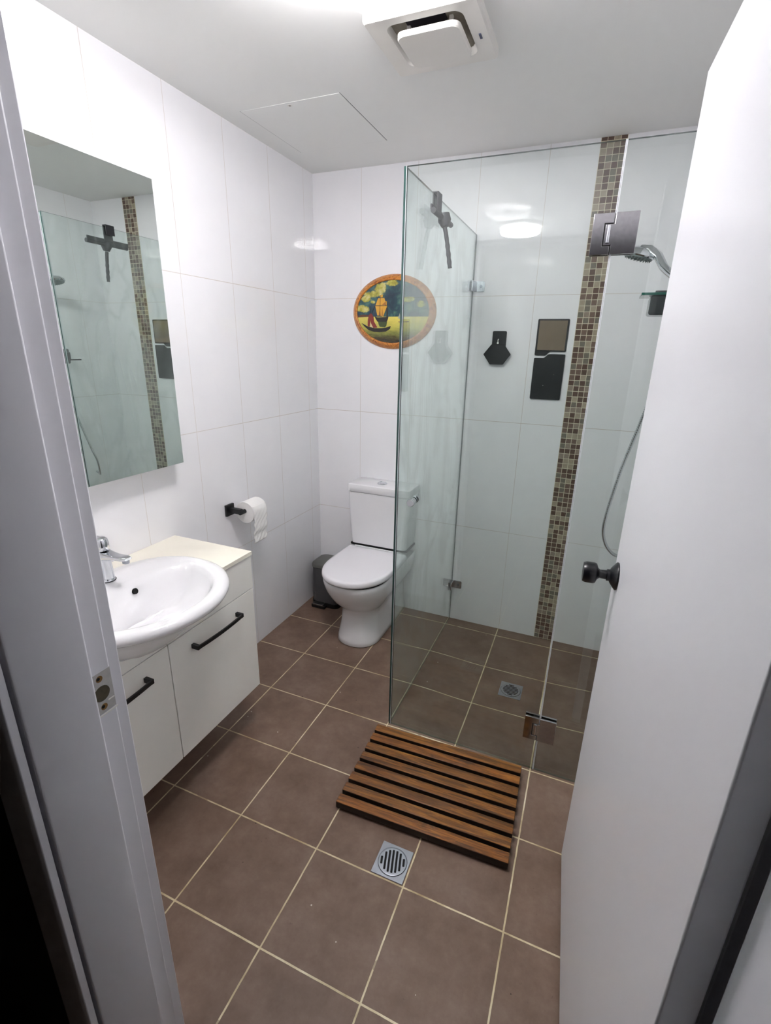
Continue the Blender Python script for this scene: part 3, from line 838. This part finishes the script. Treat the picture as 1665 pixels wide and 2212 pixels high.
# basin: lofted rings from the outside underside, over the rolled rim, down into the bowl
BC = (.280, -1.600)
def ring(cx, ax_f, ax_b, ay, z, n=72, pb=2.0, zt=0, cy=BC[1]):
    out = []
    for k in range(n):
        a = 2*pi*k/n; c, s = cos(a), sin(a)
        p_ = 2.0 if c >= 0 else pb
        r_ = (abs(c)**p_ + abs(s)**p_)**(-1/p_)
        x = cx + (ax_f if c >= 0 else ax_b)*c*r_
        out.append((x, cy + ay*s*r_, z + zt*(x-cx)))
    return out
B = NB()
rings = [ring(.280, .080, .10, .120, .652, pb=2.4), ring(.280, .108, .14, .160, .655, pb=2.4), ring(.280, .125, .17, .188, .668, pb=2.4), ring(.280, .158, .19, .218, .700, pb=2.4),
         ring(.280, .198, .198, .243, .738, pb=2.4), ring(.280, .226, .205, .258, .764, pb=2.5), ring(.280, .240, .206, .268, .774, pb=2.5), ring(.280, .2555, .210, .2750, .781, pb=2.5), ring(.280, .2610, .213, .2815, .791, pb=2.5),
         ring(.280, .2610, .213, .2815, .800, pb=2.5), ring(.280, .2555, .210, .276, .8085, pb=2.5), ring(.280, .245, .205, .262, .8135, pb=2.5), ring(.281, .232, .155, .250, .8135, pb=2.4),
         ring(.284, .2150, .098, .236, .8115, pb=2.2), ring(.286, .205, .082, .226, .804, pb=2.2), ring(.287, .196, .068, .217, .788, pb=2.2), ring(.288, .180, .062, .202, .752, pb=2.2),
         ring(.290, .155, .058, .178, .716, pb=2.2), ring(.290, .120, .056, .140, .688, pb=2.1), ring(.285, .075, .058, .085, .672, pb=2.0), ring(.280, .030, .030, .030, .667, pb=2.0), ring(.280, .022, .022, .022, .664, pb=2.0)]
loft(B, rings)
BS = obj('wash_basin', B, 'ceramic', smooth=70)
tag(BS, 'white ceramic oval basin set into the vanity and projecting past its front', 'basin')
bm = NB(); lathe(bm, [(.024, .6655), (.024, .669), (.020, .671), (.017, .669), (.001, .669)], (.280, -1.600, 0), 'Z', 28)
obj('drain', bm, 'chrome', BS, smooth=True)
# overflow hole on the sloping back of the bowl
bm = NB(); nrm = Vector((.93, 0, .36)); cc = Vector((.2215, -1.568, .781)); a1 = Vector((0, 1, 0)); b1 = nrm.cross(a1)
loft(bm, [[cc+nrm*h+a1*cos(2*pi*k/24)*r_+b1*sin(2*pi*k/24)*r_ for k in range(24)] for h, r_ in ((-.004, .0095), (.0045, .0100), (.0060, .0088), (.0050, .0070))])
obj('overflow_hole', bm, 'slot', BS, smooth=True)

# tap
TP = thing('basin_tap', 'chrome single lever mixer tap standing behind the basin', 'tap', (.132, -1.590, .8135))
bm = NB()
lathe(bm, [(.026, 0), (.0265, .004), (.0245, .007), (.0235, .010), (.0215, .060), (.0225, .078)], (0, 0, 0), 'Z', 32)
obj('body', bm, 'chrome', TP, smooth=True)
bm = NB(); lathe(bm, [(.0272, .0002), (.0272, .0018)], (0, 0, 0), 'Z', 32)
obj('base_ring', bm, 'slot', TP)
bm = NB()
rings = []
for x, hw, z0, z1 in ((-.022, .018, .078, .104), (0, .0245, .074, .108), (.026, .021, .078, .102), (.055, .0175, .084, .098), (.085, .0165, .087, .099), (.106, .0150, .089, .1005), (.114, .0110, .091, .0995)):
    pr = rrect(0, (z0+z1)/2, hw*2, z1-z0, min(hw, (z1-z0)/2)*.75, 5); rings.append([(x, y, z) for y, z in pr])
loft(bm, rings)
obj('spout', bm, 'chrome', TP, smooth=60)
bm = NB(); lathe(bm, [(.0105, .088), (.0105, .079), (.0092, .078), (.001, .0785)], (.100, 0, 0), 'Z', 22)
obj('aerator', bm, 'steel', TP, smooth=True)
bm = NB(); lathe(bm, [(.0225, .107), (.0230, .112), (.0225, .130), (.0205, .141), (.014, .147), (.001, .149)], (0, 0, 0), 'Z', 32)
rings = []
for x, hw, z0, z1 in ((.0, .014, .128, .146), (-.03, .012, .134, .148), (-.055, .009, .142, .152)):
    rings.append([(x, y, z) for y, z in rrect(0, (z0+z1)/2, hw*2, z1-z0, .005, 4)])
loft(bm, rings)
obj('lever', bm, 'chrome', TP, smooth=50)

# ------------------------------------------------------------------ toilet roll holder and roll
TH = thing('toilet_roll_holder', 'black square toilet roll holder with an angled arm on the left wall', 'toilet roll holder', (0, -.842, .812))
bm = NB(); box(bm, .001, .012, -.027, .027, -.027, .027); obj('wall_plate', bm, 'black', TH, bevel=.001)
bm = NB(); box(bm, .012, .074, -.011, .011, -.0115, .0115); obj('arm', bm, 'black', TH, bevel=.001)
bm = NB(); tube(bm, [(.074, -.012, -.004), (.074, .125, -.004)], .0105, 18); obj('bar', bm, 'black', TH, smooth=True)
TR = thing('toilet_roll', 'white toilet paper roll with a loose sheet hanging down', 'toilet roll', (.074, -.768, .800))
bm = NB()
lathe(bm, [(.0215, -.05), (.051, -.05), (.052, -.047), (.052, .047), (.051, .05), (.0215, .05), (.0215, -.05)], (0, 0, 0), 'Y', 48)
obj('roll', bm, 'paper', TR, smooth=50)
bm = NB(); lathe(bm, [(.0205, -.0495), (.0212, -.0495), (.0212, .0495), (.0205, .0495), (.0205, -.0495)], (0, 0, 0), 'Y', 36)
obj('core', bm, simple('cardboard core', (178, 160, 138), .9), TR, smooth=50)
bm = NB()
rows = []
for i in range(40):
    t_ = i/39
    if i < 8:
        a = radians(40 - 40*i/7); x, z = .0535*cos(a), .0535*sin(a)
    else:
        s_ = (i-7)/32; z = -.150*s_; x = .0535 - .012*s_**1.5 + .0035*sin(s_*15)*s_
    rows.append([(x + .0022*sin(j*1.7+i*.9)*min(1, i/12), -.049+.098*j/12 + .004*t_*sin(i*.6), z) for j in range(13)])
vv = [[bm.verts.new(p) for p in r_] for r_ in rows]
for a, b in zip(vv, vv[1:]):
    for j in range(12): bm.faces.new((a[j], a[j+1], b[j+1], b[j]))
sh = obj('hanging_sheet', bm, 'paper', TR, smooth=180)
so = sh.modifiers.new('thick', 'SOLIDIFY'); so.thickness = .0008

# ------------------------------------------------------------------ toilet
TO = thing('toilet', 'white close-coupled ceramic toilet with its lid down', 'toilet', (.476, -.33, 0))
to = (.476, -.33, 0); tx = .476
def plan(hw, yf, yb, z, n=28, pw=2.2, cx=tx, rf=None):
    """outline: rounded front towards -y, straight sides to the back"""
    yc = yf + (rf if rf else hw*1.05)
    o_ = []
    for k in range(n+1):
        a = pi*k/n; c, s = cos(a), sin(a); r_ = (abs(c)**pw+abs(s)**pw)**(-1/pw)
        o_.append((cx - hw*c*r_, yc - (yc-yf)*s*r_, z))
    o_.append((cx+hw, (yc+yb)/2, z)); o_.append((cx+hw*.98, yb, z)); o_.append((cx-hw*.98, yb, z)); o_.append((cx-hw, (yc+yb)/2, z))
    return o_
bm = NB()
rings = [plan(.116, -.520, -.004, 0), plan(.122, -.526, -.004, .006), plan(.119, -.520, -.004, .03), plan(.108, -.500, -.004, .10), plan(.104, -.492, -.004, .16), plan(.106, -.494, -.004, .195),
         plan(.124, -.516, -.004, .220), plan(.145, -.548, -.004, .25), plan(.161, -.578, -.004, .29), plan(.171, -.602, -.004, .33), plan(.176, -.616, -.004, .365), plan(.178, -.622, -.004, .390), plan(.175, -.619, -.004, .398)]
loft(bm, rings)
obj('pan', shift(bm, to), 'ceramic', TO, smooth=60)
bm = NB(); loft(bm, [plan(.170, -.612, -.20, .397), plan(.170, -.612, -.20, .4085)])
obj('buffer_gap', shift(bm, to), 'slot', TO)
bm = NB(); rings = []
for hw, yf, z in ((.183, -.630, .4085), (.187, -.636, .412), (.188, -.638, .420), (.187, -.637, .434), (.183, -.632, .4405), (.170, -.617, .443)):
    rings.append(plan(hw, yf, -.185, z, pw=2.15, rf=.23))
loft(bm, rings)
obj('seat_lid', shift(bm, to), simple('toilet lid plastic', (238, 236, 240), .16, coat=.3), TO, smooth=50)
bm = NB(); prism(bm, rrect(tx, -.095, .30, .17, .02), 2, .404, .447)
obj('hinge_ledge', shift(bm, to), 'ceramic', TO, bevel=.004)
bm = NB(); rings = []
for hw, yf, z in ((.160, -.160, .452), (.170, -.172, .458), (.174, -.176, .50), (.181, -.180, .62), (.184, -.182, .770)):
    rings.append([(x, y, z) for x, y in rrect(tx, (yf-.003)/2, hw*2, -.003-yf, .022, 6)])
loft(bm, rings)
obj('cistern', shift(bm, to), 'ceramic', TO, smooth=50)
bm = NB(); prism(bm, rrect(tx, -.090, .355, .168, .018), 2, .446, .4525); obj('gasket', shift(bm, to), 'slot', TO)
bm = NB(); rings = []
for s_, z in ((.0, .7725), (.003, .775), (.0035, .806), (.001, .8135), (-.006, .816)):
    rings.append([(x, y, z) for x, y in rrect(tx, -.0955, .372+2*s_, .179+2*s_, .020, 6)])
loft(bm, rings)
obj('cistern_lid', shift(bm, to), 'ceramic', TO, smooth=50)
bm = NB(); lathe(bm, [(.028, .816), (.028, .819), (.025, .8225), (.023, .8235), (.022, .8215), (.012, .8225), (.001, .823)], (tx-.006, -.105, 0), 'Z', 32)
obj('flush_button', shift(bm, to), 'chrome', TO, smooth=True)

# ------------------------------------------------------------------ waste bin
WB = thing('waste_bin', 'small dark grey pedal bin in the corner beside the toilet', 'bin', (.135, -.125, 0))
def brr(w_, d_, r_, z, cy=0): return [(x, y, z) for x, y in rrect(0, cy, w_, d_, r_, 7)]
bm = NB(); loft(bm, [brr(.185, .165, .035, .0), brr(.188, .168, .036, .012), brr(.188, .168, .036, .030)])
obj('base', bm, 'binblack', WB, smooth=50)
bm = NB(); loft(bm, [brr(.180, .160, .034, .030), brr(.180, .160, .034, .255)])
obj('body', bm, 'binbody', WB, smooth=50)
bm = NB(); loft(bm, [brr(.176, .156, .034, .255), brr(.176, .156, .034, .260)]); obj('shadow_gap', bm, 'slot', WB)
bm = NB(); loft(bm, [brr(.188, .168, .037, .260), brr(.190, .170, .038, .274), brr(.182, .162, .036, .284), brr(.150, .130, .03, .290), brr(.06, .05, .015, .292)])
obj('lid', bm, 'binlid', WB, smooth=60)
bm = NB(); prism(bm, rrect(-.028, -.100, .075, .040, .010), 2, .022, .032)
obj('pedal', bm, simple('worn steel pedal', (140, 140, 138), .3, metal=1), WB, bevel=.002)
bm = NB(); prism(bm, rrect(-.028, -.094, .095, .040, .008), 2, .002, .0215)
obj('pedal_housing', bm, 'binblack', WB, bevel=.002)

# ------------------------------------------------------------------ wooden duckboard
DB = thing('duckboard', 'slatted wooden shower mat lying in front of the shower door', 'bath mat', (1.160, -1.215, 0), radians(2.0))
nS = 8; pitch = .0520
for k in range(nS):
    yc = (k-(nS-1)/2)*pitch
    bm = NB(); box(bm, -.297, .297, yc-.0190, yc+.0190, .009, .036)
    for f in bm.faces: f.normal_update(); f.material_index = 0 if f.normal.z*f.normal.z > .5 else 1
    so_ = obj('slat', bm, ['wood', 'woodshade'], DB, bevel=.0022); 
    so_.rotation_euler = (0, 0, random.uniform(-.002, .002))
for x in (-.255, 0, .255):
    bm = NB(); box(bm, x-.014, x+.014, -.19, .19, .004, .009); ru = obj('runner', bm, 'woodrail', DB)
    for s in (-1, 1):
        bm = NB(); lathe(bm, [(.009, 0), (.009, .0042)], (x, s*.16, 0), 'Z', 14); obj('foot', bm, 'black', ru)

# ------------------------------------------------------------------ floor wastes
def waste(label, x, y, z, rot, slots, mat):
    D = thing('floor_drain', label, 'floor drain', (x, y, z), 0, 'square floor drains')
    bm = NB(); prism(bm, rrect(0, 0, .104, .108, .002, 2), 2, 0, .0030)
    obj('square_frame', bm, mat, D, bevel=.0006)
    bm = NB(); lathe(bm, [(.0455, .003), (.0455, .0048), (.0445, .0054), (.0425, .0054), (.0420, .0046), (.001, .0046)], (0, 0, 0), 'Z', 48)
    gr = obj('round_grate', bm, mat, D, smooth=35); gr.rotation_euler = (0, 0, rot)
    bm = NB()
    for k in range(slots):
        px = (k-(slots-1)/2)*(.070/(slots-1)); hl = math.sqrt(max(.00012, .0375**2 - px*px)) - .001
        prism(bm, rrect(px, 0, .0068 if slots < 8 else .0052, hl*2, .0022, 4), 2, .0044, .0051)
    obj('slots', bm, 'slot', gr)
    bm = NB(); lathe(bm, [(.0466, .0029), (.0466, .0034), (.0456, .0034), (.0456, .0029), (.0466, .0029)], (0, 0, 0), 'Z', 48); obj('ring_gap', bm, 'slot', gr)
    return D
waste('square chrome floor drain in front of the wooden mat', 1.1235, -1.520, 0, radians(14.7), 7, 'steel')
waste('square floor drain inside the shower seen through the glass', 1.335, -.515, -.0121, radians(91), 8, 'steel')

for o_ in C.objects:
    if o_.parent is not None:
        for k_ in ('category', 'group'):
            if k_ in o_: del o_[k_]
